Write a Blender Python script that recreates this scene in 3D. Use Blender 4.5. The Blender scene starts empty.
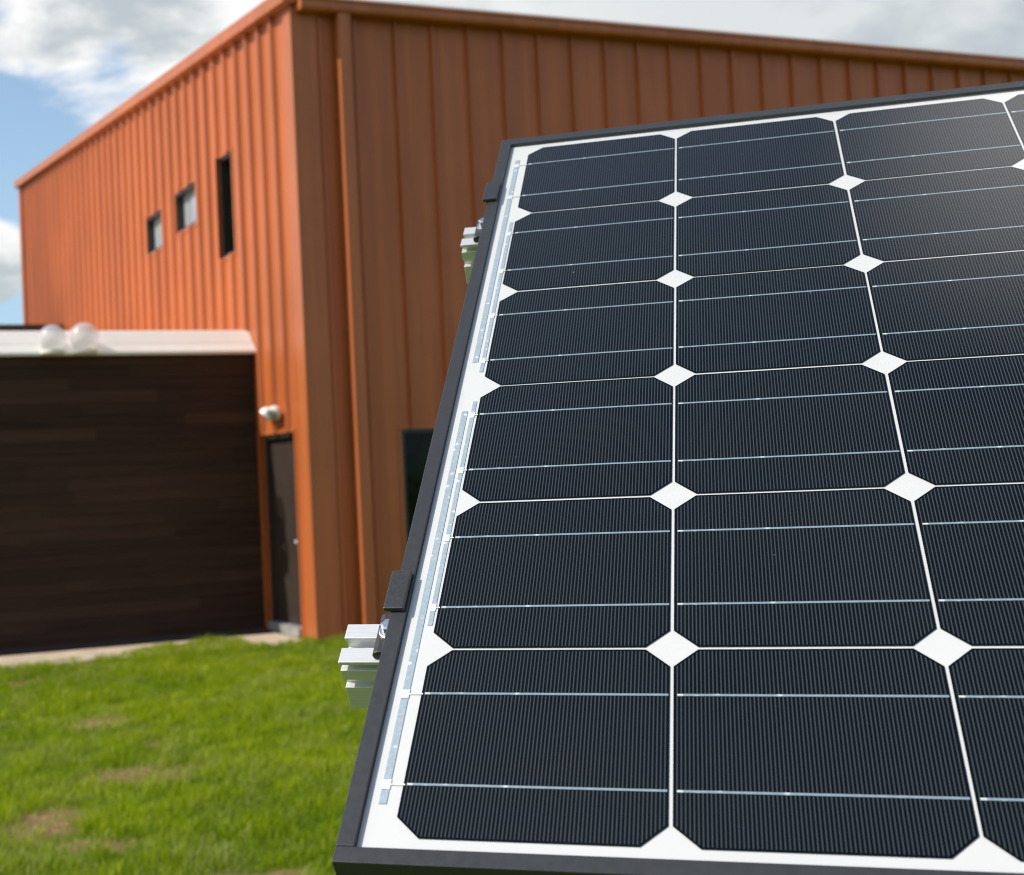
import bpy, bmesh, math, random
import numpy as np
from mathutils import Vector, Matrix

random.seed(7)
rng = np.random.default_rng(7)
S = bpy.context.scene
COL = S.collection
R = math.radians

# ------------------------------------------------------------------ camera
YAW = R(20.958)                                   # heading of the big building
DR = Vector((math.cos(YAW), math.sin(YAW), 0))    # along its right wall
DL = Vector((-math.sin(YAW), math.cos(YAW), 0))   # along its left wall
EYE = 1.75
cam = bpy.data.cameras.new('camera')
co = bpy.data.objects.new('camera', cam)
COL.objects.link(co)
roll, pitch = R(-2.4793), R(1.6544)
B = Matrix(((1, 0, 0), (0, 0, -1), (0, 1, 0)))
cp, sp = math.cos(pitch), math.sin(pitch)
RX = Matrix(((1, 0, 0), (0, cp, sp), (0, -sp, cp)))
cr, sr = math.cos(roll), math.sin(roll)
RZ = Matrix(((cr, -sr, 0), (sr, cr, 0), (0, 0, 1)))
W2C = RZ @ B @ RX
m = Matrix((W2C[0], -W2C[1], -W2C[2])).transposed().to_4x4()
m.translation = (0, 0, EYE)
co.matrix_world = m
cam.sensor_fit = 'HORIZONTAL'
cam.sensor_width = 36
cam.lens = 1410.0 * 36 / 1024
cam.shift_x = (512 - 288.6) / 1024
cam.shift_y = (435.94 - 437.5) / 1024
cam.clip_start = 0.03
cam.clip_end = 3000
cam.dof.use_dof = True
cam.dof.focus_distance = 0.87
cam.dof.aperture_fstop = 15.5
S.camera = co

# ------------------------------------------------------------------ light
SUN = (-DR + DL * 0.17 + Vector((0, 0, 1.0))).normalized()     # towards the sun
ELEV = math.asin(SUN.z)
AZ = math.atan2(SUN.x, SUN.y)
sl = bpy.data.lights.new('sun', 'SUN')
sl.energy = 3.45
sl.angle = R(0.53)
sl.color = (1.0, 0.95, 0.87)
so = bpy.data.objects.new('sun', sl)
so.rotation_euler = SUN.to_track_quat('Z', 'Y').to_euler()
so.location = (-20, 0, 30)
COL.objects.link(so)

S.view_settings.view_transform = 'Standard'
S.view_settings.look = 'None'
S.view_settings.gamma = 1
S.view_settings.use_curve_mapping = False
S.view_settings.exposure = 0.42
S.render.filter_size = 1.0
S.cycles.filter_width = 1.05


class NT:
    """small node helper"""
    def __init__(self, tree):
        self.t = tree
        self.t.nodes.clear()

    def n(self, kind, ins=None, **props):
        nd = self.t.nodes.new(kind)
        for k, v in props.items():
            setattr(nd, k, v)
        for k, v in (ins or {}).items():
            sock = nd.inputs[k]
            if isinstance(v, bpy.types.NodeSocket):
                self.t.links.new(v, sock)
            else:
                sock.default_value = v
        return nd

    def math(self, op, a, b=0.0, c=0.0, clamp=False):
        return self.n('ShaderNodeMath', {0: a, 1: b, 2: c}, operation=op, use_clamp=clamp).outputs[0]

    def mix(self, f, a, b, blend='MIX'):
        nd = self.t.nodes.new('ShaderNodeMix')
        nd.data_type = 'RGBA'
        nd.blend_type = blend
        for i, v in ((0, f), (6, a), (7, b)):
            if isinstance(v, bpy.types.NodeSocket):
                self.t.links.new(v, nd.inputs[i])
            else:
                nd.inputs[i].default_value = v if i == 0 else tuple(v)[:3] + (1,)
        return nd.outputs[2]

    def noise(self, vec, scale, detail=4, rough=0.55, dist=0.0):
        ins = {'Scale': scale, 'Detail': detail, 'Roughness': rough, 'Distortion': dist}
        if vec is not None:
            ins['Vector'] = vec
        return self.n('ShaderNodeTexNoise', ins).outputs['Fac']

    def remap(self, v, a, b, c=0.0, d=1.0, smooth=True):
        return self.n('ShaderNodeMapRange', {'Value': v, 'From Min': a, 'From Max': b, 'To Min': c, 'To Max': d},
                      interpolation_type='SMOOTHSTEP' if smooth else 'LINEAR').outputs[0]


def c3(*v):
    return tuple(v) + (1,)


# world: physical sky with a broken deck of cumulus laid over it by direction
world = bpy.data.worlds.new('World')
S.world = world
world.use_nodes = True
w = NT(world.node_tree)
SKY = 0.125
sky = w.n('ShaderNodeTexSky', sky_type='NISHITA', sun_disc=False, sun_elevation=ELEV, sun_rotation=AZ,
          air_density=1.0, dust_density=1.2, ozone_density=1.0)
dirv = w.n('ShaderNodeTexCoord').outputs['Generated']
flat = w.n('ShaderNodeMapping', {'Vector': dirv, 'Scale': (1, 1, 2.1), 'Location': (0.31, 0.12, 0.4)}).outputs[0]
n1 = w.noise(flat, 5.5, 9, 0.56, 0.25)
dens = n1
# where the deck opens (negative) and where it is thick (positive)
for d, rad, wt in (((-0.158, 0.962, 0.226), 0.12, -0.27), ((-0.22, 0.960, 0.200), 0.09, -0.16),
                   ((-0.103, 0.949, 0.298), 0.026, -0.13),
                   ((-0.139, 0.953, 0.275), 0.10, 0.17), ((-0.20, 0.93, 0.30), 0.10, 0.16),
                   ((-0.048, 0.951, 0.31), 0.12, 0.16), ((-0.196, 0.969, 0.160), 0.038, 0.55), ((-0.235, 0.96, 0.150), 0.04, 0.45),
                   ((0.12, 0.94, 0.32), 0.20, 0.16), ((0.36, 0.89, 0.28), 0.32, 0.22)):
    dv = Vector(d).normalized()
    dist = w.n('ShaderNodeVectorMath', {0: dirv, 1: tuple(dv)}, operation='DISTANCE').outputs['Value']
    dens = w.math('ADD', dens, w.remap(dist, 0.0, rad * 1.5, wt, 0.0))
zup = w.n('ShaderNodeSeparateXYZ', {0: dirv}).outputs['Z']
cover = w.remap(dens, 0.47, 0.60)
thin = w.math('ADD', 0.02, w.math('MULTIPLY', w.remap(n1, 0.35, 0.70), 0.06))       # thin veil overhead
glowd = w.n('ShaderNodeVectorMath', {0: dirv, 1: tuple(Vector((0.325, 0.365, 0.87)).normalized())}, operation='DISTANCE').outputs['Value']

hi = w.remap(zup, 0.50, 0.75)
cover = w.math('ADD', w.math('MULTIPLY', cover, w.math('SUBTRACT', 1.0, hi)), w.math('MULTIPLY', thin, hi))
n2 = w.noise(w.n('ShaderNodeMapping', {'Vector': flat, 'Location': (3.1, 1.7, 0.3)}).outputs[0], 8.0, 7, 0.55, 0.2)
shade = w.remap(n2, 0.36, 0.55)
dist = w.n('ShaderNodeVectorMath', {0: dirv, 1: tuple(Vector((0.40, 0.88, 0.27)).normalized())},
           operation='DISTANCE').outputs['Value']
grey = w.remap(dist, 0.10, 0.45, 0.55, 0.0)
shade = w.math('MULTIPLY', shade, w.math('SUBTRACT', 1.0, grey))
cloudc = w.mix(shade, c3(3.15, 3.5, 3.7), c3(6.3, 6.25, 6.1))
skyc = w.mix(w.remap(zup, 0.0, 0.42, 0.66, 0.0), sky.outputs[0], c3(2.5, 4.05, 5.4))
skyc = w.mix(0.0, skyc, skyc)
colr = w.mix(w.math('MULTIPLY', cover, 0.96), skyc, cloudc)
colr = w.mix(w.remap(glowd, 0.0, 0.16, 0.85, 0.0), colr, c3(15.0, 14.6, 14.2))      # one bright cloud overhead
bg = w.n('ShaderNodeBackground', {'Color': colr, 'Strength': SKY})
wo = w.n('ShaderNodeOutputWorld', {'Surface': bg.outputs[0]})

# ------------------------------------------------------------------ mesh helpers


class MB:
    def __init__(self):
        self.v, self.f, self.mi = [], [], []

    def add(self, vs, fs, mi=0):
        k = len(self.v)
        self.v += [tuple(p) for p in vs]
        self.f += [tuple(i + k for i in q) for q in fs]
        self.mi += [mi] * len(fs)

    def box(self, x0, x1, y0, y1, z0, z1, mi=0):
        self.add([(x0, y0, z0), (x1, y0, z0), (x1, y1, z0), (x0, y1, z0),
                  (x0, y0, z1), (x1, y0, z1), (x1, y1, z1), (x0, y1, z1)],
                 [(0, 3, 2, 1), (4, 5, 6, 7), (0, 1, 5, 4), (1, 2, 6, 5), (2, 3, 7, 6), (3, 0, 4, 7)], mi)

    def prism(self, poly, a, b, axis='x'):
        """poly given in the two other axes (yz, xz or xy), extruded from a to b"""
        def P(p, t):
            return {'x': (t, p[0], p[1]), 'y': (p[0], t, p[1]), 'z': (p[0], p[1], t)}[axis]
        n = len(poly)
        vs = [P(p, a) for p in poly] + [P(p, b) for p in poly]
        fs = [tuple(range(n)), tuple(range(2 * n - 1, n - 1, -1))]
        fs += [(i, i + n, (i + 1) % n + n, (i + 1) % n) for i in range(n)]
        self.add(vs, fs)

    def lathe(self, prof, c=(0, 0, 0), axis=(0, 0, 1), seg=24):
        ax = Vector(axis).normalized()
        q = Vector((0, 0, 1)).rotation_difference(ax)
        vs = []
        for r, z in prof:
            for k in range(seg):
                t = 2 * math.pi * k / seg
                vs.append(q @ Vector((r * math.cos(t), r * math.sin(t), z)) + Vector(c))
        fs = []
        for i in range(len(prof) - 1):
            for k in range(seg):
                a, b = i * seg + k, i * seg + (k + 1) % seg
                fs.append((a, b, b + seg, a + seg))
        fs.append(tuple(range(seg - 1, -1, -1)))
        L = (len(prof) - 1) * seg
        fs.append(tuple(range(L, L + seg)))
        self.add(vs, fs)

    def build(self, name, mat, parent=None, bevel=0, smooth=False, fix=True):
        me = bpy.data.meshes.new(name)
        me.from_pydata(self.v, [], self.f)
        for mt in (mat if isinstance(mat, (list, tuple)) else [mat]):
            me.materials.append(mt)
        me.polygons.foreach_set('material_index', self.mi)
        if fix:
            bm = bmesh.new()
            bm.from_mesh(me)
            bmesh.ops.recalc_face_normals(bm, faces=bm.faces)
            bm.to_mesh(me)
            bm.free()
        if smooth:
            me.polygons.foreach_set('use_smooth', [True] * len(me.polygons))
        o = bpy.data.objects.new(name, me)
        COL.objects.link(o)
        if parent:
            o.parent = parent
        if bevel:
            b = o.modifiers.new('bevel', 'BEVEL')
            b.width = bevel
            b.segments = 2
            b.limit_method = 'ANGLE'
            b.angle_limit = R(40)
        return o


def empty(name, label=None, cat=None, matrix=None, group=None):
    o = bpy.data.objects.new(name, None)
    o.empty_display_size = 0.1
    COL.objects.link(o)
    if matrix is not None:
        o.matrix_world = matrix
    tag(o, label, cat, group)
    return o


def tag(o, label=None, cat=None, group=None, kind=None):
    for k, v in (('label', label), ('category', cat), ('group', group), ('kind', kind)):
        if v:
            o[k] = v
    return o


# ------------------------------------------------------------------ materials
def material(name, base, rough=0.5, metal=0.0, spec=0.5, vary=0.12, vscale=3.0, bump=0.0, bscale=40.0,
             stretch=(1, 1, 1), coat=0.0):
    mt = bpy.data.materials.new(name)
    mt.use_nodes = True
    t = NT(mt.node_tree)
    pos = t.n('ShaderNodeTexCoord').outputs['Object']
    mp = t.n('ShaderNodeMapping', {'Vector': pos, 'Scale': stretch}).outputs[0]
    f = t.remap(t.noise(mp, vscale, 5, 0.6), 0.3, 0.7)
    lo = tuple(c * (1 - vary) for c in base)
    hi = tuple(min(1, c * (1 + vary)) for c in base)
    colr = t.mix(f, lo, hi)
    rg = t.remap(t.noise(mp, vscale * 4, 3), 0.3, 0.7, max(0.02, rough - 0.06), min(1, rough + 0.06))
    p = t.n('ShaderNodeBsdfPrincipled', {'Base Color': colr, 'Roughness': rg, 'Metallic': metal,
                                         'Specular IOR Level': spec, 'Coat Weight': coat})
    if bump:
        h = t.noise(mp, bscale, 5, 0.6)
        bn = t.n('ShaderNodeBump', {'Height': h, 'Strength': bump, 'Distance': 0.01})
        t.t.links.new(bn.outputs[0], p.inputs['Normal'])
    t.n('ShaderNodeOutputMaterial', {'Surface': p.outputs[0]})
    return mt


def painted_steel(name, base):
    """factory painted wall sheet: soft oil-canning, faint vertical streaks and dust"""
    mt = bpy.data.materials.new(name)
    mt.use_nodes = True
    t = NT(mt.node_tree)
    pos = t.n('ShaderNodeTexCoord').outputs['Object']
    streak = t.noise(t.n('ShaderNodeMapping', {'Vector': pos, 'Scale': (9, 9, 0.25)}).outputs[0], 1.0, 5, 0.6)
    cloud = t.noise(pos, 0.7, 4, 0.55)
    f = t.remap(t.math('ADD', t.math('MULTIPLY', streak, 0.6), t.math('MULTIPLY', cloud, 0.4)), 0.38, 0.62)
    colr = t.mix(f, tuple(c * 0.86 for c in base), tuple(c * 1.08 for c in base))
    can = t.noise(t.n('ShaderNodeMapping', {'Vector': pos, 'Scale': (2.4, 2.4, 0.5)}).outputs[0], 1.0, 2)
    bn = t.n('ShaderNodeBump', {'Height': can, 'Strength': 0.25, 'Distance': 0.05})
    p = t.n('ShaderNodeBsdfPrincipled', {'Base Color': colr, 'Roughness': 0.42, 'Specular IOR Level': 0.45,
                                         'Normal': bn.outputs[0]})
    t.n('ShaderNodeOutputMaterial', {'Surface': p.outputs[0]})
    return mt


M = {}
M['orange'] = painted_steel('orange_steel', (0.465, 0.118, 0.029))
M['orange_trim'] = painted_steel('orange_trim', (0.465, 0.128, 0.038))
M['bronze'] = material('dark_bronze', (0.03, 0.022, 0.018), 0.4, vary=0.1)
M['white_metal'] = material('white_roof_metal', (0.82, 0.775, 0.70), 0.45, vary=0.05, vscale=1.5)
M['lamp_white'] = material('lamp_white', (0.78, 0.75, 0.70), 0.4, vary=0.06)
M['concrete'] = material('concrete', (0.50, 0.40, 0.285), 0.9, vary=0.15, vscale=5, bump=0.3, bscale=60)
M['black_frame'] = material('black_anodised', (0.036, 0.038, 0.040), 0.40, metal=0.0, spec=0.35, vary=0.04, vscale=60,
                            bump=0.05, bscale=900)
M['clamp'] = material('black_clamp', (0.031, 0.032, 0.033), 0.42, metal=0.05, vary=0.05, vscale=80, bump=0.05, bscale=900)
M['alu'] = material('mill_aluminium', (0.72, 0.72, 0.71), 0.36, metal=0.45, vary=0.05, vscale=20, bump=0.06,
                    bscale=30, stretch=(1, 60, 60))
M['steel'] = material('bright_bolt', (0.75, 0.74, 0.72), 0.25, metal=0.95, vary=0.08, vscale=200)
M['backsheet'] = material('backsheet', (0.62, 0.608, 0.60), 0.55, vary=0.015, vscale=8)
M['door'] = material('door_paint', (0.040, 0.027, 0.020), 0.65, spec=0.2, vary=0.08)
M['grey_metal'] = material('threshold', (0.55, 0.54, 0.52), 0.4, metal=0.5)
M['galv'] = material('galvanised', (0.45, 0.46, 0.47), 0.5, metal=0.8, vary=0.2, vscale=15)


def schlick(t, base=0.043):
    """two-sided Fresnel of a thin pane"""
    g = t.n('ShaderNodeNewGeometry')
    d = t.n('ShaderNodeVectorMath', {0: g.outputs['Normal'], 1: g.outputs['Incoming']}, operation='DOT_PRODUCT').outputs['Value']
    k = t.math('POWER', t.math('SUBTRACT', 1.0, t.math('ABSOLUTE', d), clamp=True), 5.0)
    return t.math('ADD', t.math('MULTIPLY', k, 0.957), base)


def glass_pane(name, tint, rough=0.02, dark=0.0):
    """thin pane: Fresnel mirror over a clear sheet"""
    mt = bpy.data.materials.new(name)
    mt.use_nodes = True
    t = NT(mt.node_tree)
    fr = schlick(t, 0.014)          # anti-reflection coated solar glass
    tr = t.n('ShaderNodeBsdfTransparent', {'Color': c3(*tint)})
    gl = t.n('ShaderNodeBsdfGlossy', {'Color': c3(1, 1, 1), 'Roughness': rough})
    mx = t.n('ShaderNodeMixShader', {0: fr, 1: tr.outputs[0], 2: gl.outputs[0]})
    pos = t.n('ShaderNodeTexCoord').outputs['Object']
    cell = t.n('ShaderNodeTexVoronoi', {'Vector': pos, 'Scale': 55.0})
    size = t.math('MULTIPLY', t.math('SUBTRACT', t.n('ShaderNodeSeparateColor', {0: cell.outputs['Color']}).outputs[0], 0.55, clamp=True), 0.11)
    speck = t.math('LESS_THAN', cell.outputs['Distance'], size)
    film = t.remap(t.noise(pos, 5.0, 6, 0.65), 0.45, 0.8, 0.0, 0.006)
    dust = t.n('ShaderNodeBsdfDiffuse', {'Color': c3(0.42, 0.38, 0.33)})
    mx = t.n('ShaderNodeMixShader', {0: t.math('ADD', t.math('MULTIPLY', speck, 0.30), film), 1: mx.outputs[0], 2: dust.outputs[0]})
    t.n('ShaderNodeOutputMaterial', {'Surface': mx.outputs[0]})
    return mt


M['cover_glass'] = glass_pane('cover_glass', (0.97, 0.985, 0.975), 0.035)
M['window_glass'] = material('window_glass', (0.33, 0.355, 0.36), 0.08, spec=1.0, vary=0.15, vscale=2)
M['dark_glass'] = material('dark_glass', (0.005, 0.009, 0.004), 0.06, spec=0.15, vary=0.5, vscale=3)


def dome_mat():
    mt = bpy.data.materials.new('clear_dome')
    mt.use_nodes = True
    t = NT(mt.node_tree)
    fr = schlick(t)
    tr = t.n('ShaderNodeBsdfTransparent', {'Color': c3(0.93, 0.93, 0.935)})
    tl = t.n('ShaderNodeBsdfTranslucent', {'Color': c3(0.85, 0.84, 0.82)})
    df = t.n('ShaderNodeBsdfDiffuse', {'Color': c3(0.80, 0.80, 0.80)})
    gl = t.n('ShaderNodeBsdfGlossy', {'Color': c3(1, 1, 1), 'Roughness': 0.05})
    a = t.n('ShaderNodeMixShader', {0: 0.5, 1: tl.outputs[0], 2: df.outputs[0]})
    b = t.n('ShaderNodeMixShader', {0: 0.40, 1: tr.outputs[0], 2: a.outputs[0]})
    c = t.n('ShaderNodeMixShader', {0: fr, 1: b.outputs[0], 2: gl.outputs[0]})
    t.n('ShaderNodeOutputMaterial', {'Surface': c.outputs[0]})
    return mt


M['dome'] = dome_mat()


def plank_mat():
    mt = bpy.data.materials.new('dark_planks')
    mt.use_nodes = True
    t = NT(mt.node_tree)
    pos = t.n('ShaderNodeTexCoord').outputs['Object']
    rnd = t.n('ShaderNodeAttribute', attribute_name='board').outputs['Fac']
    off = t.n('ShaderNodeCombineXYZ', {'X': t.math('MULTIPLY', rnd, 37.0), 'Z': t.math('MULTIPLY', rnd, 11.0)}).outputs[0]
    v = t.n('ShaderNodeVectorMath', {0: pos, 1: off}, operation='ADD').outputs[0]
    grain = t.noise(t.n('ShaderNodeMapping', {'Vector': v, 'Scale': (0.9, 1, 26)}).outputs[0], 1.0, 6, 0.62, 0.4)
    tone = t.math('ADD', t.math('MULTIPLY', rnd, 0.65), t.math('MULTIPLY', t.remap(grain, 0.32, 0.7), 0.45))
    colr = t.mix(tone, c3(0.024, 0.013, 0.009), c3(0.070, 0.036, 0.022))
    bn = t.n('ShaderNodeBump', {'Height': grain, 'Strength': 0.3, 'Distance': 0.006})
    p = t.n('ShaderNodeBsdfPrincipled', {'Base Color': colr, 'Roughness': 0.62, 'Specular IOR Level': 0.12,
                                         'Normal': bn.outputs[0]})
    t.n('ShaderNodeOutputMaterial', {'Surface': p.outputs[0]})
    return mt


M['planks'] = plank_mat()


def cell_mat():
    """monocrystalline wafer: blue-black silicon with fine printed silver fingers"""
    mt = bpy.data.materials.new('silicon')
    mt.use_nodes = True
    t = NT(mt.node_tree)
    pos = t.n('ShaderNodeTexCoord').outputs['Object']
    xyz = t.n('ShaderNodeSeparateXYZ', {0: pos})
    x, y = xyz.outputs[0], xyz.outputs[1]
    per = 0.00190
    ph = t.math('FRACT', t.math('ADD', t.math('DIVIDE', x, per), 200.5))
    d = t.math('ABSOLUTE', t.math('SUBTRACT', ph, 0.5))
    line = t.remap(d, 0.12, 0.21, 1.0, 0.0)
    ax, ay = t.math('ABSOLUTE', x), t.math('ABSOLUTE', y)
    e = t.math('LESS_THAN', t.math('MAXIMUM', ax, ay), 0.0614)
    e2 = t.math('LESS_THAN', t.math('ADD', ax, ay), 0.1252 - 0.0121 - 0.0016)
    line = t.math('MULTIPLY', t.math('MULTIPLY', line, e), e2)
    rnd = t.n('ShaderNodeObjectInfo').outputs['Random']
    cloud = t.noise(t.n('ShaderNodeVectorMath', {0: pos, 1: t.n('ShaderNodeCombineXYZ', {'X': rnd, 'Y': rnd}).outputs[0]},
                        operation='ADD').outputs[0], 22, 3)
    tone = t.math('ADD', t.math('MULTIPLY', rnd, 0.6), t.math('MULTIPLY', cloud, 0.4))
    si = t.mix(tone, c3(0.0006, 0.0018, 0.0036), c3(0.0016, 0.0036, 0.0058))
    fi = t.mix(cloud, c3(0.039, 0.050, 0.057), c3(0.050, 0.053, 0.055))
    fi = t.mix(rnd, t.mix(0.25, fi, c3(0.040, 0.056, 0.074)), fi)
    colr = t.mix(line, si, fi)
    p = t.n('ShaderNodeBsdfPrincipled', {'Base Color': colr, 'Roughness': 0.5, 'Specular IOR Level': 0.03})
    t.n('ShaderNodeOutputMaterial', {'Surface': p.outputs[0]})
    return mt


M['cell'] = cell_mat()


def ribbon_mat(name, base, rough, metal):
    mt = bpy.data.materials.new(name)
    mt.use_nodes = True
    t = NT(mt.node_tree)
    pos = t.n('ShaderNodeTexCoord').outputs['Object']
    f = t.remap(t.noise(pos, 330, 3, 0.7), 0.42, 0.66)
    dots = t.remap(t.n('ShaderNodeTexVoronoi', {'Vector': pos, 'Scale': 140.0}).outputs['Distance'], 0.10, 0.24, 1.0, 0.0)
    colr = t.mix(f, tuple(c * 0.92 for c in base), tuple(c * 1.08 for c in base))
    colr = t.mix(t.math('MULTIPLY', dots, 0.6), colr, c3(0.86, 0.87, 0.87))
    bn = t.n('ShaderNodeBump', {'Height': t.noise(pos, 200, 4), 'Strength': 0.10, 'Distance': 0.001})
    p = t.n('ShaderNodeBsdfPrincipled', {'Base Color': colr, 'Roughness': rough, 'Metallic': metal, 'Normal': bn.outputs[0]})
    t.n('ShaderNodeOutputMaterial', {'Surface': p.outputs[0]})
    return mt


M['busbar'] = ribbon_mat('busbar_solder', (0.27, 0.34, 0.40), 0.4, 0.15)
M['ribbon'] = ribbon_mat('tinned_ribbon', (0.37, 0.43, 0.49), 0.45, 0.1)
M['tab'] = material('solder_tab', (0.70, 0.71, 0.70), 0.35, metal=0.1, vary=0.15, vscale=400)

# ------------------------------------------------------------------ ground
CORNER = Vector((0.229, 15.066, 0))
BLD = Matrix.Translation(CORNER) @ Matrix.Rotation(YAW, 4, 'Z')


def to_local(x, y):
    dx, dy = x - CORNER.x, y - CORNER.y
    return dx * DR.x + dy * DR.y, dx * DL.x + dy * DL.y


def gz(x, y):
    """lawn height: falls a little to the left, low mound before the annex"""
    lx = (x - CORNER.x) * DR.x + (y - CORNER.y) * DR.y
    h = -0.004 * np.clip(-lx, 0, 6)
    h = h + 0.015 * np.exp(-(((x + 1.05) / 0.75) ** 2 + ((y - 14.9) / 0.8) ** 2))
    h = h + 0.035 * np.sin(x * 0.9 + 1.2) * np.sin(y * 0.7 + 0.4) * np.clip((15 - y) / 4, 0, 1)
    return h - 0.02


DIRT = [(-1.09, 8.65, 0.36, 0.26), (-0.74, 8.66, 0.16, 0.18), (-1.40, 7.5, 0.24, 0.42), (-1.05, 7.05, 0.26, 0.16), (-0.33, 6.40, 0.24, 0.16),
        (-0.08, 6.46, 0.12, 0.12), (-2.5, 12.9, 0.22, 0.3), (-2.05, 13.9, 0.25, 0.2), (-0.99, 9.6, 0.14, 0.2), (-1.5, 10.6, 0.25, 0.3),
        (-2.6, 8.4, 0.5, 0.5)]


def dirtness(x, y):
    d = np.zeros_like(x)
    wob = 0.35 * np.sin(x * 9 + 2 * np.sin(y * 7)) * np.sin(y * 11 + np.sin(x * 8)) + 0.2 * np.sin(x * 23 + y * 17)
    for cx, cy, rx, ry in DIRT:
        q = ((x - cx) / rx) ** 2 + ((y - cy) / ry) ** 2
        d = np.maximum(d, np.clip(1.25 - q + wob, 0, 1))
    return d


def soil_mat():
    mt = bpy.data.materials.new('lawn_soil')
    mt.use_nodes = True
    t = NT(mt.node_tree)
    pos = t.n('ShaderNodeTexCoord').outputs['Object']
    a = t.noise(pos, 1.3, 6, 0.6)
    b = t.noise(pos, 26, 6, 0.7)
    soil = t.mix(t.remap(b, 0.35, 0.65), c3(0.18, 0.105, 0.046), c3(0.36, 0.235, 0.12))
    turf = t.mix(t.remap(b, 0.3, 0.7), c3(0.055, 0.095, 0.003), c3(0.15, 0.20, 0.008))
    bare = t.n('ShaderNodeAttribute', attribute_name='bare').outputs['Fac']
    f = t.math('ADD', bare, t.remap(a, 0.58, 0.74, 0.0, 0.5), clamp=True)
    colr = t.mix(f, turf, soil)
    bn = t.n('ShaderNodeBump', {'Height': b, 'Strength': 0.8, 'Distance': 0.03})
    p = t.n('ShaderNodeBsdfPrincipled', {'Base Color': colr, 'Roughness': 0.95, 'Specular IOR Level': 0.1, 'Normal': bn.outputs[0]})
    t.n('ShaderNodeOutputMaterial', {'Surface': p.outputs[0]})
    return mt


def axis_steps(lo, hi, fine_lo, fine_hi, step):
    a = list(np.arange(fine_lo, fine_hi + 1e-6, step))
    s, x = step, fine_lo
    while x > lo:
        s *= 1.45
        x -= s
        a.insert(0, max(x, lo))
    s, x = step, a[-1]
    while x < hi:
        s *= 1.45
        x += s
        a.append(min(x, hi))
    return np.array(a)


gx, gy = axis_steps(-900, 900, -6, 4, 0.09), axis_steps(-900, 900, 4, 19, 0.09)
X, Y = np.meshgrid(gx, gy)
Z = gz(X, Y)
nx, ny = len(gx), len(gy)
me = bpy.data.meshes.new('ground')
idx = np.arange(nx * ny).reshape(ny, nx)
quads = np.stack([idx[:-1, :-1], idx[:-1, 1:], idx[1:, 1:], idx[1:, :-1]], -1).reshape(-1, 4)
me.from_pydata(np.stack([X, Y, Z], -1).reshape(-1, 3).tolist(), [], quads.tolist())
at = me.attributes.new('bare', 'FLOAT', 'POINT')
at.data.foreach_set('value', dirtness(X, Y).ravel().astype(np.float32))
me.polygons.foreach_set('use_smooth', [True] * len(me.polygons))
me.materials.append(soil_mat())
go = bpy.data.objects.new('ground', me)
COL.objects.link(go)
tag(go, kind='structure')

# concrete strip along the foot of the annex, and the door pad
pm = MB()
pm.box(-9.0, -0.10, 0.05, 1.02, -0.30, -0.004)
pm.box(-0.62, -0.10, -0.05, 0.049, -0.30, 0.0)
path = pm.build('path', M['concrete'], None, bevel=0.012)
path.matrix_world = BLD
mu = MB()  # added ground strip: its dark colour deepens the annex's shadow along the wall foot
mu.box(-9.0, -0.056, 1.024, 1.75, -0.30, 0.0)
shade_strip = mu.build('annex_shade_strip', material('shade_strip', (0.035, 0.022, 0.016), 0.95, vary=0.5, vscale=30, bump=1.0, bscale=70), None)
shade_strip.matrix_world = BLD
tag(shade_strip, kind='structure')
tag(path, kind='structure')

# ------------------------------------------------------------------ metal building
bld = empty('metal_building', 'tall orange ribbed metal building with a sloping roof edge and gutter', 'building', BLD)
DEPTH, LEN = 16.0, 22.0


def top_z(y):
    return 6.93 + 0.0835 * y


def ribbed(along, out, s0, s1, ribs, depth, openings, topf, name, rw=0.075, ch=0.012):
    """wall sheet with trapezoid ribs; along/out are local axes as (x, y) pairs; openings = (s0, s1, z0, z1)"""
    pts = [(s0, 0.0)]
    for r in ribs:
        pts += [(r, 0.0), (r + ch, depth), (r + ch + rw, depth), (r + 2 * ch + rw, 0.0)]
    pts.append((s1, 0.0))
    cuts = sorted({c for o in openings for c in o[:2]})
    S_ = np.array([p[0] for p in pts])
    D_ = np.array([p[1] for p in pts])
    ss = sorted(set(list(S_) + cuts))
    mb = MB()
    for a, b in zip(ss[:-1], ss[1:]):
        if b - a < 1e-6:
            continue
        da, db = np.interp(a, S_, D_), np.interp(b, S_, D_)
        mid = (a + b) / 2
        zs = [-0.25]
        for o in sorted(openings, key=lambda q: q[2]):
            if o[0] < mid < o[1]:
                zs += [o[2], o[3]]
        zs.append(None)
        for k in range(0, len(zs), 2):
            z0, z1 = zs[k], zs[k + 1]
            P = lambda s, d, z: (along[0] * s + out[0] * d, along[1] * s + out[1] * d, z)
            za = topf(a) if z1 is None else z1
            zb = topf(b) if z1 is None else z1
            mb.add([P(a, da, z0), P(b, db, z0), P(b, db, zb), P(a, da, za)], [(0, 1, 2, 3)])
    return mb


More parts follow.
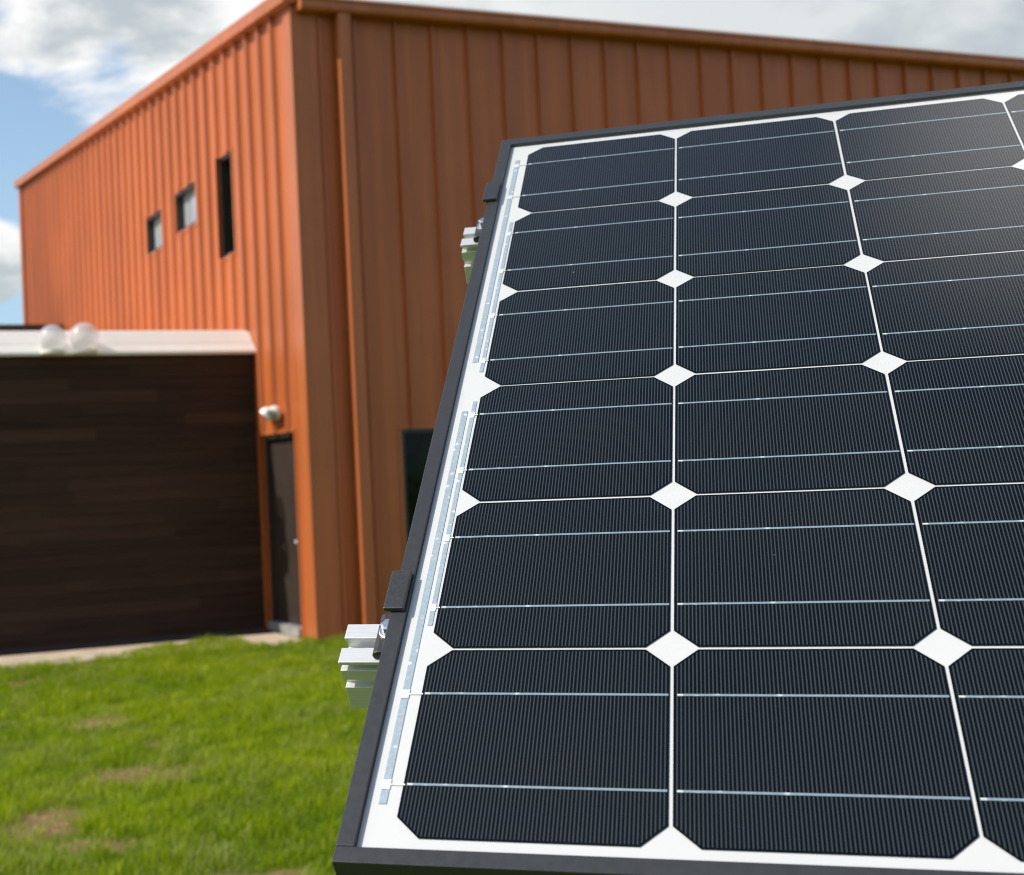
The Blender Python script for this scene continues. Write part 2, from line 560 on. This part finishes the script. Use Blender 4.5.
DOOR = (0.455, 1.42, 0.045, 2.24)
WIN_T = (2.16, 2.655, 4.505, 5.755)
WIN_2 = (3.66, 4.60, 5.15, 5.70)
WIN_1 = (5.20, 6.125, 5.105, 5.65)
lw_ = ribbed((0, 1), (-1, 0), 0.0, DEPTH, [0.525 + 0.415 * k for k in range(38) if 0.525 + 0.415 * k < DEPTH - 0.15],
             0.052, [DOOR, WIN_T, WIN_2, WIN_1], lambda s: top_z(s) - 0.03, 'wall', rw=0.058, ch=0.027)
lw_.build('wall', M['orange'], bld, fix=False)
RWIN = (1.075, 2.35, 0.10, 2.215)
rw_ = ribbed((1, 0), (0, -1), 0.0, LEN, [0.275, 0.685] + [1.19 + 0.4545 * k for k in range(46) if 1.19 + 0.4545 * k < LEN - 0.15],
             0.046, [RWIN], lambda s: 6.84, 'wall', rw=0.03, ch=0.006)
rw_.build('wall', M['orange'], bld, fix=False)
bk = MB()
bk.add([(0, DEPTH, -0.25), (LEN, DEPTH, -0.25), (LEN, DEPTH, top_z(DEPTH) - 0.03), (0, DEPTH, top_z(DEPTH) - 0.03)], [(0, 1, 2, 3)])
bk.add([(LEN, 0, -0.25), (LEN, DEPTH, -0.25), (LEN, DEPTH, top_z(DEPTH) - 0.03), (LEN, 0, 6.9)], [(0, 1, 2, 3)])
bk.build('wall', M['orange'], bld, fix=False)
# roof sheet
rf = MB()
rf.prism([(-0.03, top_z(0) - 0.028), (DEPTH, top_z(DEPTH) - 0.028), (DEPTH, top_z(DEPTH) + 0.02), (-0.03, top_z(0) + 0.02)], 0.02, LEN, 'x')
rf.build('roof', M['white_metal'], bld)
# rake trim up the slope of the left wall
rk = MB()
rk.prism([(-0.10, top_z(0) - 0.105), (DEPTH + 0.05, top_z(DEPTH) - 0.105), (DEPTH + 0.05, top_z(DEPTH) + 0.045), (-0.10, top_z(0) + 0.045)],
         -0.135, 0.018, 'x')
rk.build('rake_trim', M['orange_trim'], bld, bevel=0.006)
# corner trim, one folded sheet
ct = MB()
ct.prism([(-0.034, -0.034), (0.27, -0.034), (0.27, -0.004), (-0.004, -0.004), (-0.004, 0.19), (-0.034, 0.19)], -0.10, 6.79, 'z')
ct.build('corner_trim', M['orange_trim'], bld, bevel=0.004)
ft = MB()
ft.prism([(0.0, DEPTH - 0.15), (-0.05, DEPTH - 0.15), (-0.05, DEPTH + 0.05), (0.0, DEPTH + 0.05)], -0.1, top_z(DEPTH) - 0.14, 'z')
ft.build('corner_trim', M['orange_trim'], bld)
# box gutter along the eave, with a rolled lip
gt = MB()
gt.prism([(-0.004, 6.735), (-0.190, 6.735), (-0.205, 6.765), (-0.205, 6.835), (-0.222, 6.838), (-0.222, 6.862), (-0.02, 6.868), (-0.004, 6.868)],
         0.03, LEN, 'x')
gutter = gt.build('gutter', M['orange_trim'], bld, bevel=0.003)
# downspout with offset elbow at the top and wall straps
ds = MB()
ds.box(0.470, 0.620, -0.172, -0.060, -0.05, 6.737)
ds.build('downspout', M['orange_trim'], bld, bevel=0.012)
for z in (1.0, 3.3, 5.6):
    st = MB()
    st.box(0.445, 0.645, -0.0585, -0.036, z, z + 0.04)
    st.build('strap', M['orange_trim'], bld)


def trim_ring(axis, o, proud, wid, inset, name, mat, parent):
    """four flat bars round an opening; axis 'y' = left wall, 'x' = right wall"""
    mb = MB()
    a0, a1, z0, z1 = o
    bars = [(a0 - wid, a0, z0 - wid, z1 + wid), (a1, a1 + wid, z0 - wid, z1 + wid), (a0, a1, z1, z1 + wid), (a0, a1, z0 - wid, z0)]
    for b in bars:
        if axis == 'y':
            mb.box(-proud, inset, b[0], b[1], b[2], b[3])
        else:
            mb.box(b[0], b[1], -proud, inset, b[2], b[3])
    return mb.build(name, mat, parent, bevel=0.003)


for o in (WIN_T, WIN_2, WIN_1):
    f = trim_ring('y', o, 0.014, 0.035, 0.0, 'window', M['orange_trim'], bld)
    fr = MB()
    a0, a1, z0, z1 = o
    t = 0.035
    fr.box(0.095, 0.150, a0 + 0.001, a0 + t, z0 + 0.001, z1 - 0.001)
    fr.box(0.004, 0.150, a1 - t, a1 - 0.001, z0 + 0.001, z1 - 0.001)
    fr.box(0.004, 0.150, a0 + t, a1 - t, z1 - t, z1 - 0.001)
    fr.box(0.004, 0.150, a0 + t, a1 - t, z0 + 0.001, z0 + t)
    fr.build('window_frame', M['bronze'], f)
    pn = MB()
    pn.box(0.105, 0.120, a0 + t, a1 - t, z0 + t, z1 - t)
    pn.build('pane', M['dark_glass' if o is WIN_T else 'window_glass'], f)
f = trim_ring('x', RWIN, 0.014, 0.04, 0.0, 'window', M['orange_trim'], bld)
fr = MB()
a0, a1, z0, z1 = RWIN
fr.box(a0 + 0.001, a0 + 0.04, 0.004, 0.10, z0, z1)
fr.box(a1 - 0.04, a1 - 0.001, 0.004, 0.10, z0, z1)
fr.box(a0 + 0.04, a1 - 0.04, 0.004, 0.10, z1 - 0.04, z1 - 0.001)
fr.box(a0 + 0.04, a1 - 0.04, 0.004, 0.10, z0 + 0.001, z0 + 0.04)
fr.build('window_frame', M['bronze'], f)
pn = MB()
pn.box(a0 + 0.04, a1 - 0.04, 0.05, 0.065, z0 + 0.04, z1 - 0.04)
pn.build('pane', M['dark_glass'], f)

# door in the left wall
a0, a1, z0, z1 = DOOR
df = trim_ring('y', (a0, a1, z0, z1), 0.014, 0.04, 0.0, 'door_frame', M['orange_trim'], bld)
jb = MB()
jb.box(0.003, 0.13, a0 + 0.001, a0 + 0.045, z0, z1 - 0.001)
jb.box(0.003, 0.13, a1 - 0.045, a1 - 0.001, z0, z1 - 0.001)
jb.box(0.003, 0.13, a0 + 0.045, a1 - 0.045, z1 - 0.05, z1 - 0.001)
jb.build('jamb', M['bronze'], df)
dl = MB()
dl.box(0.060, 0.105, a0 + 0.048, a1 - 0.048, z0 + 0.05, z1 - 0.053)
door = dl.build('door', M['door'], bld, bevel=0.003)
kb = MB()
kb.lathe([(0.012, 0), (0.012, 0.03), (0.028, 0.04), (0.030, 0.055), (0.02, 0.068)], (0.058, a0 + 0.115, 1.02), (-1, 0, 0), 16)
kb.lathe([(0.035, 0), (0.035, 0.008)], (0.0595, a0 + 0.115, 1.02), (-1, 0, 0), 16)
kb.build('handle', M['steel'], door, smooth=False)
for z in (0.32, 1.12, 1.93):
    hb = MB()
    hb.lathe([(0.011, 0), (0.011, 0.11)], (0.050, a1 - 0.052, z), (0, 0, 1), 10)
    hb.box(0.054, 0.0595, a1 - 0.09, a1 - 0.052, z, z + 0.11)
    hb.build('hinge', M['door'], door)
th = MB()
th.box(-0.055, 0.12, a0 + 0.002, a1 - 0.002, -0.02, z0 + 0.045)
th.build('threshold', M['grey_metal'], bld, bevel=0.004)

# twin-head lamp over the door: its own thing, fixed to the wall
lamp = empty('wall_lamp', 'white twin-head floodlight on the orange wall above the dark door', 'lamp',
             BLD @ Matrix.Translation((0, 0.83, 2.475)) @ Matrix.Scale(0.98, 4))
pl = MB()
pl.box(-0.115, -0.047, -0.11, 0.11, -0.075, 0.045)
pl.build('housing', M['lamp_white'], lamp, bevel=0.012)
for sy in (-1, 1):
    hd = MB()
    ax = Vector((-0.66, sy * 0.34, -0.67)).normalized()
    c = Vector((-0.110, sy * 0.115, 0.020))
    hd.lathe([(0.045, -0.03), (0.072, 0.0), (0.082, 0.03), (0.084, 0.07), (0.080, 0.075)], c, ax, 20)
    h = hd.build('lamp_head', M['lamp_white'], lamp, smooth=False)
    ln = MB()
    ln.lathe([(0.072, 0.0755), (0.050, 0.085), (0.02, 0.090)], c, ax, 20)
    ln.build('lens', M['window_glass'], h)

# ------------------------------------------------------------------ dark timber annex
annex = empty('timber_annex', 'low dark timber-clad annex with white roof edge beside the orange building', 'building', BLD)
AX0, AY = -8.0, 1.70
wall = MB()
boards = []
z = -0.30
row = 0
BH = 0.142
while z < 3.24:
    x = AX0 - random.random() * 2
    zt = min(z + BH - 0.004, 3.24)
    while x < -0.004:
        ln_ = random.choice((1.2, 1.8, 2.4, 3.0, 3.6)) * random.uniform(0.9, 1.1)
        xe = min(x + ln_, -0.004)
        xs = max(x, AX0)
        if xe - xs > 0.01:
            dd = random.uniform(0, 0.003)
            wall.box(xs, xe - 0.002, AY - 0.020 - dd, AY, z, zt)
            boards += [random.random()] * 6
        x += ln_
    z += BH
    row += 1
wo_ = wall.build('wall', M['planks'], annex)
ab = wo_.data.attributes.new('board', 'FLOAT', 'FACE')
ab.data.foreach_set('value', boards)
core = MB()
core.box(AX0, -0.056, AY + 0.002, 11.998, -0.3, 3.24)
core.build('wall_core', M['bronze'], annex)
# sloping white drip edge, lit from above, and the parapet behind, its face tilted to catch sun
fa = MB()
fa.prism([(1.60, 3.212), (1.565, 3.212), (1.560, 3.245), (1.655, 3.345), (1.70, 3.345), (1.70, 3.242)], AX0 - 0.1, -0.003, 'x')
fa.build('drip_edge', M['white_metal'], annex, bevel=0.004)
pp = MB()
pp.prism([(1.657, 3.347), (1.795, 3.510), (1.85, 3.518), (1.85, 3.347)], AX0 - 0.1, -0.003, 'x')
pp.build('parapet', M['white_metal'], annex, bevel=0.006)
rr = MB()
rr.box(AX0, -0.06, 1.852, 11.998, 3.243, 3.40)
rr.build('roof', M['white_metal'], annex)
re = MB()
re.box(AX0, -0.06, 12.0, 12.3, -0.3, 4.70)
re.box(AX0, -0.06, 11.97, 12.33, 4.702, 4.77)
re.build('rear_wall', M['bronze'], annex)

for i, (x, rad, lab) in enumerate(((-2.415, 0.158, 'left one of two clear round domes on the white annex roof edge'),
                                   (-2.055, 0.172, 'larger right one of two clear round domes on white roof edge'))):
    dm = empty('roof_dome', lab, 'dome', BLD @ Matrix.Translation((x, 1.535, 3.245)), 'clear domes on the annex roof edge')
    prof = [(rad * 0.80, 0.03)]
    for k in range(1, 13):
        a = -math.asin(0.75) * 1.0 + (math.pi / 2 + math.asin(0.75)) * k / 12
        prof.append((max(rad * math.cos(a), 0.002), 0.03 + rad * 0.75 * 1.0 + rad * math.sin(a)))
    g = MB()
    g.lathe(prof, (0, 0, 0), (0, 0, 1), 36)
    g.build('shell', M['dome'], dm, smooth=True)
    b_ = MB()
    b_.lathe([(rad * 0.70, -0.02), (rad * 0.84, -0.015), (rad * 0.84, 0.025), (rad * 0.70, 0.0285)], (0, 0, 0), (0, 0, 1), 36)
    b_.build('collar', M['white_metal'], dm)

# ------------------------------------------------------------------ solar panel (local: x along rows, y up-slope, z out of the glass; mm -> m)
u = Vector((0.9530, -0.3030, 0.0)).normalized()
nrm = Vector((-0.182, -0.569, 0.802))
nrm = (nrm - u * nrm.dot(u)).normalized()
ups = nrm.cross(u)
PM = Matrix((u, ups, nrm)).transposed().to_4x4()
PM.translation = Vector((0.225, 1.250, 2.0330))
k_ = 0.001
panel = empty('solar_panel', 'black framed solar panel of dark cells on a white sheet, tilted in front', 'solar panel', PM)
NC, NR, PIT, CW, CHM = 12, 6, 127.0, 125.2, 12.1
UL, UR, VT, VB, LIP = -25.2, NC * PIT + 25.2, -18.6, 778.4, 9.3
ZT, ZB = 3.0, -34.0


def pbox(mb, u0, u1, v0, v1, z0, z1, mi=0):
    mb.box(u0 * k_, u1 * k_, -v1 * k_, -v0 * k_, z0 * k_, z1 * k_, mi)


bs = MB()
pbox(bs, UL + 2, UR - 2, VT + 2, VB - 2, -1.4, -0.5)
bs.build('backsheet', M['backsheet'], panel)
for (u0, u1, v0, v1) in ((UL, UL + LIP, VT + LIP + 2.35, VB - LIP - 0.15), (UR - LIP, UR, VT + LIP + 2.35, VB - LIP - 0.15),
                         (UL, UR, VT, VT + LIP + 2.2), (UL, UR, VB - LIP, VB)):
    fb = MB()
    pbox(fb, u0, u1, v0, v1, ZB, ZT)
    fb.build('frame_bar', M['black_frame'], panel, bevel=0.0006)
# grey sealant bead between glass and frame
sb = MB()
pbox(sb, UL + LIP, UL + LIP + 0.5, VT + LIP, VB - LIP, 1.65, 1.95)
sb.build('seal', M['clamp'], panel)

h = CW / 2
octo = [(-h + CHM, -h), (h - CHM, -h), (h, -h + CHM), (h, h - CHM), (h - CHM, h), (-h + CHM, h), (-h, h - CHM), (-h, -h + CHM)]
cm = MB()
cm.add([(p[0] * k_, p[1] * k_, 0) for p in octo], [tuple(range(8))])
cell0 = cm.build('solar_cell', M['cell'], panel)
rib0 = MB()
rib0.box(-h * k_ + 0.0046, (h - 0.6) * k_, -0.00068, 0.00068, 0.00008, 0.00030)
rib0.prism([(-0.00068, 0.00008), (0.00068, 0.00008), (0.0005, 0.00040), (-0.0005, 0.00040)], -h * k_ + 0.0018, -h * k_ + 0.00459, 'x')
rib0.mi = [0] * 6 + [1] * 6
bus0 = rib0.build('busbar', [M['busbar'], M['tab']], cell0)
bus0.location = (0, 0.0304, 0)
cells = []
for r in range(NR):
    for c in range(NC):
        if r == 0 and c == 0:
            ce, bu = cell0, bus0
        else:
            ce = cell0.copy()
            COL.objects.link(ce)
            ce.parent = panel
            bu = bus0.copy()
            COL.objects.link(bu)
            bu.parent = ce
        ce.location = ((c + 0.5) * PIT * k_ + random.uniform(-2e-4, 2e-4), -(r + 0.5) * PIT * k_ + random.uniform(-1.5e-4, 1.5e-4), 0)
        ce.rotation_euler.z = random.uniform(-0.0012, 0.0012)
        b2 = bus0.copy()
        COL.objects.link(b2)
        b2.parent = ce
        b2.location = (0, -0.0304, 0)
# collector ribbons down the left margin, broken by bright solder tabs level with the busbars
BUS = [r * PIT + 63.5 + s * 30.4 for r in range(NR) for s in (-1, 1)]
for (u0, u1, v0, v1, rows) in ((-9.7, -5.8, 22, 349, (0,)), (-9.7, -5.8, 409, 741, (5,)),
                               (-3.5, -0.9, 140, 362, (1, 2)), (-3.5, -0.9, 398, 616, (3, 4))):
    hits = [BUS[2 * q + s] for q in rows for s in (0, 1)]
    cuts = [v0] + [e for b in hits for e in (b - 3.5, b + 3.5)] + [v1]
    cm_ = MB()
    for a, b in zip(cuts[0::2], cuts[1::2]):
        if b - a > 0.5:
            pbox(cm_, u0, u1, a, b, -0.35, -0.10)
    rb = cm_.build('collector_ribbon', M['ribbon'], panel)
    for b in hits:
        tb = MB()
        pbox(tb, u0 - 0.2, u1 + 0.2, b - 3.2, b + 3.2, -0.36, 0.05)
        pbox(tb, u1 + 0.2, 1.6, b - 0.5, b + 0.5, -0.36, 0.10)
        tb.build('solder_tab', M['tab'], rb)
gl = MB()
g0, g1, g2, g3 = (UL + 1) * k_, (UR - 1) * k_, -(VB - 1) * k_, -(VT + 1) * k_
gl.add([(g0, g2, 0.0016), (g1, g2, 0.0016), (g1, g3, 0.0016), (g0, g3, 0.0016)], [(0, 1, 2, 3)])
gl.build('glass', M['cover_glass'], panel)
jx = MB()
pbox(jx, 700, 830, 40, 150, -28, -1.5)
jx.build('junction_box', M['clamp'], panel, bevel=0.002)

# rails under the panel: extruded slotted aluminium
prof = [(577, -34), (589, -34), (589, -36.5), (586, -36.5), (586, -44), (600, -44), (600, -36.5), (597, -36.5), (597, -34), (609, -34),
        (609, -36.5), (603, -36.5), (603, -41.2), (608.5, -41.2), (608.5, -49), (603.5, -49), (603.5, -55.5), (608, -55.5), (608, -73),
        (578, -73), (578, -55.5), (582, -55.5), (582, -49), (577, -49)]
for i, (dv, lab) in enumerate(((0, 'lower silver aluminium rail sticking out left under the solar panel'),
                               (-503, 'upper silver aluminium rail end sticking out beside top of the panel'))):
    rm = MB()
    rm.prism([(-(a + dv + 1.2) * k_, b * k_) for a, b in prof], (-63, -53.5)[i] * k_, (UR + 40) * k_, 'x')
    ro = rm.build('mounting_rail', M['alu'], None, bevel=0.0004)
    ro.matrix_world = PM
    tag(ro, lab, 'rail', 'aluminium rails under the panel')
    # clamp
    cl = empty('panel_clamp', ('black clamp gripping the panel frame near its lower left, above lower rail',
                               'smaller looking black clamp on the frame near the top left corner')[i], 'clamp',
               PM @ Matrix.Translation((-30 * k_, -(590.5 + dv) * k_, ZB * k_)), 'clamps on the left side of the panel frame')
    cb = MB()
    # hooked profile in (x, z), extruded along the slope
    pr = [(1.6, 37.1), (1.0, 38.2), (1.0, 40.2), (12.8, 40.2), (12.8, 37.1)]
    cb.prism([(a * k_, b * k_) for a, b in pr], -0.0180, 0.0140, 'y')
    pbox(cb, 2.3, 4.6, -16, 11, 0.2, 37.09)
    cb.build('hook', M['clamp'], cl, bevel=0.0007)
    fo = MB()
    fo.prism([(-11.6 * k_, 0.2 * k_), (-12.4 * k_, 2.5 * k_), (-11.6 * k_, 5.0 * k_), (-9.0 * k_, 6.0 * k_), (2.2 * k_, 6.0 * k_), (2.2 * k_, 0.2 * k_)],
             -0.0175, 0.0150, 'y')
    fo.build('foot', M['clamp'], cl, bevel=0.0006)
    bo = MB()
    bo.lathe([(0.0068, 0.0061), (0.0068, 0.0073), (0.0063, 0.0075)], (-0.0035, -0.001, 0), (0, 0, 1), 20)
    bo.lathe([(0.0050, 0.0075), (0.0050, 0.0122), (0.0040, 0.0130)], (-0.0035, -0.001, 0), (0, 0, 1), 6)
    bo.build('bolt', M['steel'], cl)

# rack carrying the rails (behind the panel)
rack = empty('panel_rack', 'galvanised posts and beams carrying the solar panel from behind', 'rack', Matrix.Translation((0.9, 1.1, 0)))
inv = rack.matrix_world.inverted()
for uu in (360, 1180):
    bm_ = MB()
    bm_.box((uu - 20) * k_, (uu + 20) * k_, -0.735, -0.02, -0.1125, -0.0732)
    o = bm_.build('beam', M['galv'], rack, bevel=0.002)
    o.matrix_parent_inverse = inv
    o.matrix_basis = PM
    for vv in (150, 640):
        tp = PM @ Vector((uu * k_, -vv * k_, -0.1130))
        ps = MB()
        ps.box(tp.x - 0.025, tp.x + 0.025, tp.y - 0.025, tp.y + 0.025, -0.25, tp.z - 0.012)
        o = ps.build('post', M['galv'], rack, bevel=0.002)
        o.matrix_parent_inverse = inv

# ------------------------------------------------------------------ grass


def grass_mat():
    mt = bpy.data.materials.new('grass_blades')
    mt.use_nodes = True
    t = NT(mt.node_tree)
    hue = t.n('ShaderNodeAttribute', attribute_name='hue').outputs['Fac']
    dry = t.n('ShaderNodeAttribute', attribute_name='dry').outputs['Fac']
    colr = t.mix(hue, c3(0.110, 0.205, 0.0), c3(0.390, 0.450, 0.004))
    colr = t.mix(dry, colr, c3(0.46, 0.42, 0.22))
    df = t.n('ShaderNodeBsdfPrincipled', {'Base Color': colr, 'Roughness': 0.55, 'Specular IOR Level': 0.10})
    tl = t.n('ShaderNodeBsdfTranslucent', {'Color': t.mix(0.4, colr, c3(0.46, 0.64, 0.0))})
    mx = t.n('ShaderNodeMixShader', {0: 0.45, 1: df.outputs[0], 2: tl.outputs[0]})
    t.n('ShaderNodeOutputMaterial', {'Surface': mx.outputs[0]})
    return mt


def value_noise(x, y, f, seed):
    r = np.random.default_rng(seed).random((64, 64))
    a, b = x * f, y * f
    i, j = np.floor(a).astype(int), np.floor(b).astype(int)
    fa, fb = a - i, b - j
    fa, fb = fa * fa * (3 - 2 * fa), fb * fb * (3 - 2 * fb)
    g = lambda p, q: r[p % 64, q % 64]
    return (g(i, j) * (1 - fa) + g(i + 1, j) * fa) * (1 - fb) + (g(i, j + 1) * (1 - fa) + g(i + 1, j + 1) * fa) * fb


def scatter(n, x0, x1, y0, y1):
    return np.stack([rng.uniform(x0, x1, n), rng.uniform(y0, y1, n)], 1)


core_ = scatter(480000, -4.2, 4.6, 5.2, 17.2)
edge_d = np.minimum(core_[:, 0] + 1.9 + (core_[:, 1] - 6) * 0.17 + 0.75, 4.6 - core_[:, 0])
keep = rng.random(len(core_)) < np.clip(edge_d / 0.6, 0, 1)
core_ = core_[keep]
wide = scatter(150000, -9, 10, 0.5, 18.5)
P = np.concatenate([core_, wide])
lx = (P[:, 0] - CORNER.x) * DR.x + (P[:, 1] - CORNER.y) * DR.y
ly = (P[:, 0] - CORNER.x) * DL.x + (P[:, 1] - CORNER.y) * DL.y
ok = ~((ly > -0.02) & (lx > -0.02))
# ragged edge of the turf against the concrete strip
edge = 0.62 - 0.22 * value_noise(lx, ly, 2.3, 3) - 0.32 * np.clip((-lx - 1.6) / 0.5, 0, 1) + 0.26 * np.exp(-((lx + 1.2) / 0.6) ** 2) + 0.10 * value_noise(lx, ly, 9.0, 6)
ok &= ly < edge
pad = (lx > -0.70) & (ly > 0.0 + 0.12 * value_noise(lx, ly, 4, 5))
ok &= ~pad
dn = dirtness(P[:, 0], P[:, 1])
thin = value_noise(P[:, 0], P[:, 1], 1.7, 11) * 0.6 + value_noise(P[:, 0], P[:, 1], 5.5, 12) * 0.4
ok &= rng.random(len(P)) > np.clip(dn * 0.55 + np.clip(0.46 - thin, 0, 1) * 1.9, 0, 0.97)
P, dn, thin = P[ok], dn[ok], thin[ok]
n = len(P)
tuft = value_noise(P[:, 0], P[:, 1], 8.0, 21)
tall = value_noise(P[:, 0], P[:, 1], 1.2, 22)
H = rng.uniform(0.035, 0.085, n) * (0.40 + 1.15 * tuft) * (0.75 + 0.55 * tall) * (1 - 0.45 * dn)
Wd = rng.uniform(0.0018, 0.0036, n)
ang = rng.uniform(0, 2 * np.pi, n)
lean = rng.uniform(0.1, 1.0, n) * H
ldir = ang + rng.normal(0, 0.5, n) + np.pi / 2
base = np.stack([P[:, 0], P[:, 1], gz(P[:, 0], P[:, 1]) - 0.004], 1)
side = np.stack([np.cos(ang), np.sin(ang), np.zeros(n)], 1)
ld = np.stack([np.cos(ldir), np.sin(ldir), np.zeros(n)], 1)
up = np.array([0, 0, 1.0])
V = np.empty((n, 5, 3))
V[:, 0] = base - side * Wd[:, None]
V[:, 1] = base + side * Wd[:, None]
mid = base + up * (H * 0.58)[:, None] + ld * (lean * 0.28)[:, None]
V[:, 2] = mid + side * (Wd * 0.8)[:, None]
V[:, 3] = mid - side * (Wd * 0.8)[:, None]
V[:, 4] = base + up * (H * 0.95)[:, None] + ld * (lean * 0.95)[:, None]
me = bpy.data.meshes.new('grass')
me.vertices.add(n * 5)
me.vertices.foreach_set('co', V.ravel())
o5 = (np.arange(n) * 5)[:, None]
loops = np.concatenate([o5 + np.array([[0, 1, 2, 3]]), o5 + np.array([[3, 2, 4]])], 1).ravel()
me.loops.add(n * 7)
me.loops.foreach_set('vertex_index', loops.astype(np.int32))
me.polygons.add(n * 2)
st = np.empty(n * 2, np.int32)
st[0::2] = np.arange(n) * 7
st[1::2] = np.arange(n) * 7 + 4
me.polygons.foreach_set('loop_start', st)
hue = np.clip(0.20 + 0.55 * value_noise(P[:, 0], P[:, 1], 0.9, 31) + rng.normal(0, 0.24, n) + 0.7 * (tuft - 0.5), 0, 1)
dry = np.clip(rng.normal(0.02, 0.10, n) + 0.45 * dn + 0.25 * np.clip(0.45 - thin, 0, 1), 0, 1) * (rng.random(n) < 0.75)
dry = np.clip(dry + np.clip(value_noise(P[:, 0], P[:, 1], 2.6, 41) * 0.6 + value_noise(P[:, 0], P[:, 1], 7.0, 42) * 0.4 - 0.50, 0, 1) * 1.5 * rng.random(n), 0, 1)
dry = np.where(rng.random(n) < 0.025, 1.0, dry)
for nm, val in (('hue', hue), ('dry', dry)):
    a = me.attributes.new(nm, 'FLOAT', 'POINT')
    a.data.foreach_set('value', np.repeat(val, 5).astype(np.float32))
me.update(calc_edges=True)
me.validate()
me.materials.append(grass_mat())
gro = bpy.data.objects.new('grass', me)
COL.objects.link(gro)
tag(gro, 'sunlit green lawn grass with thin brown patches', 'grass', kind='stuff')
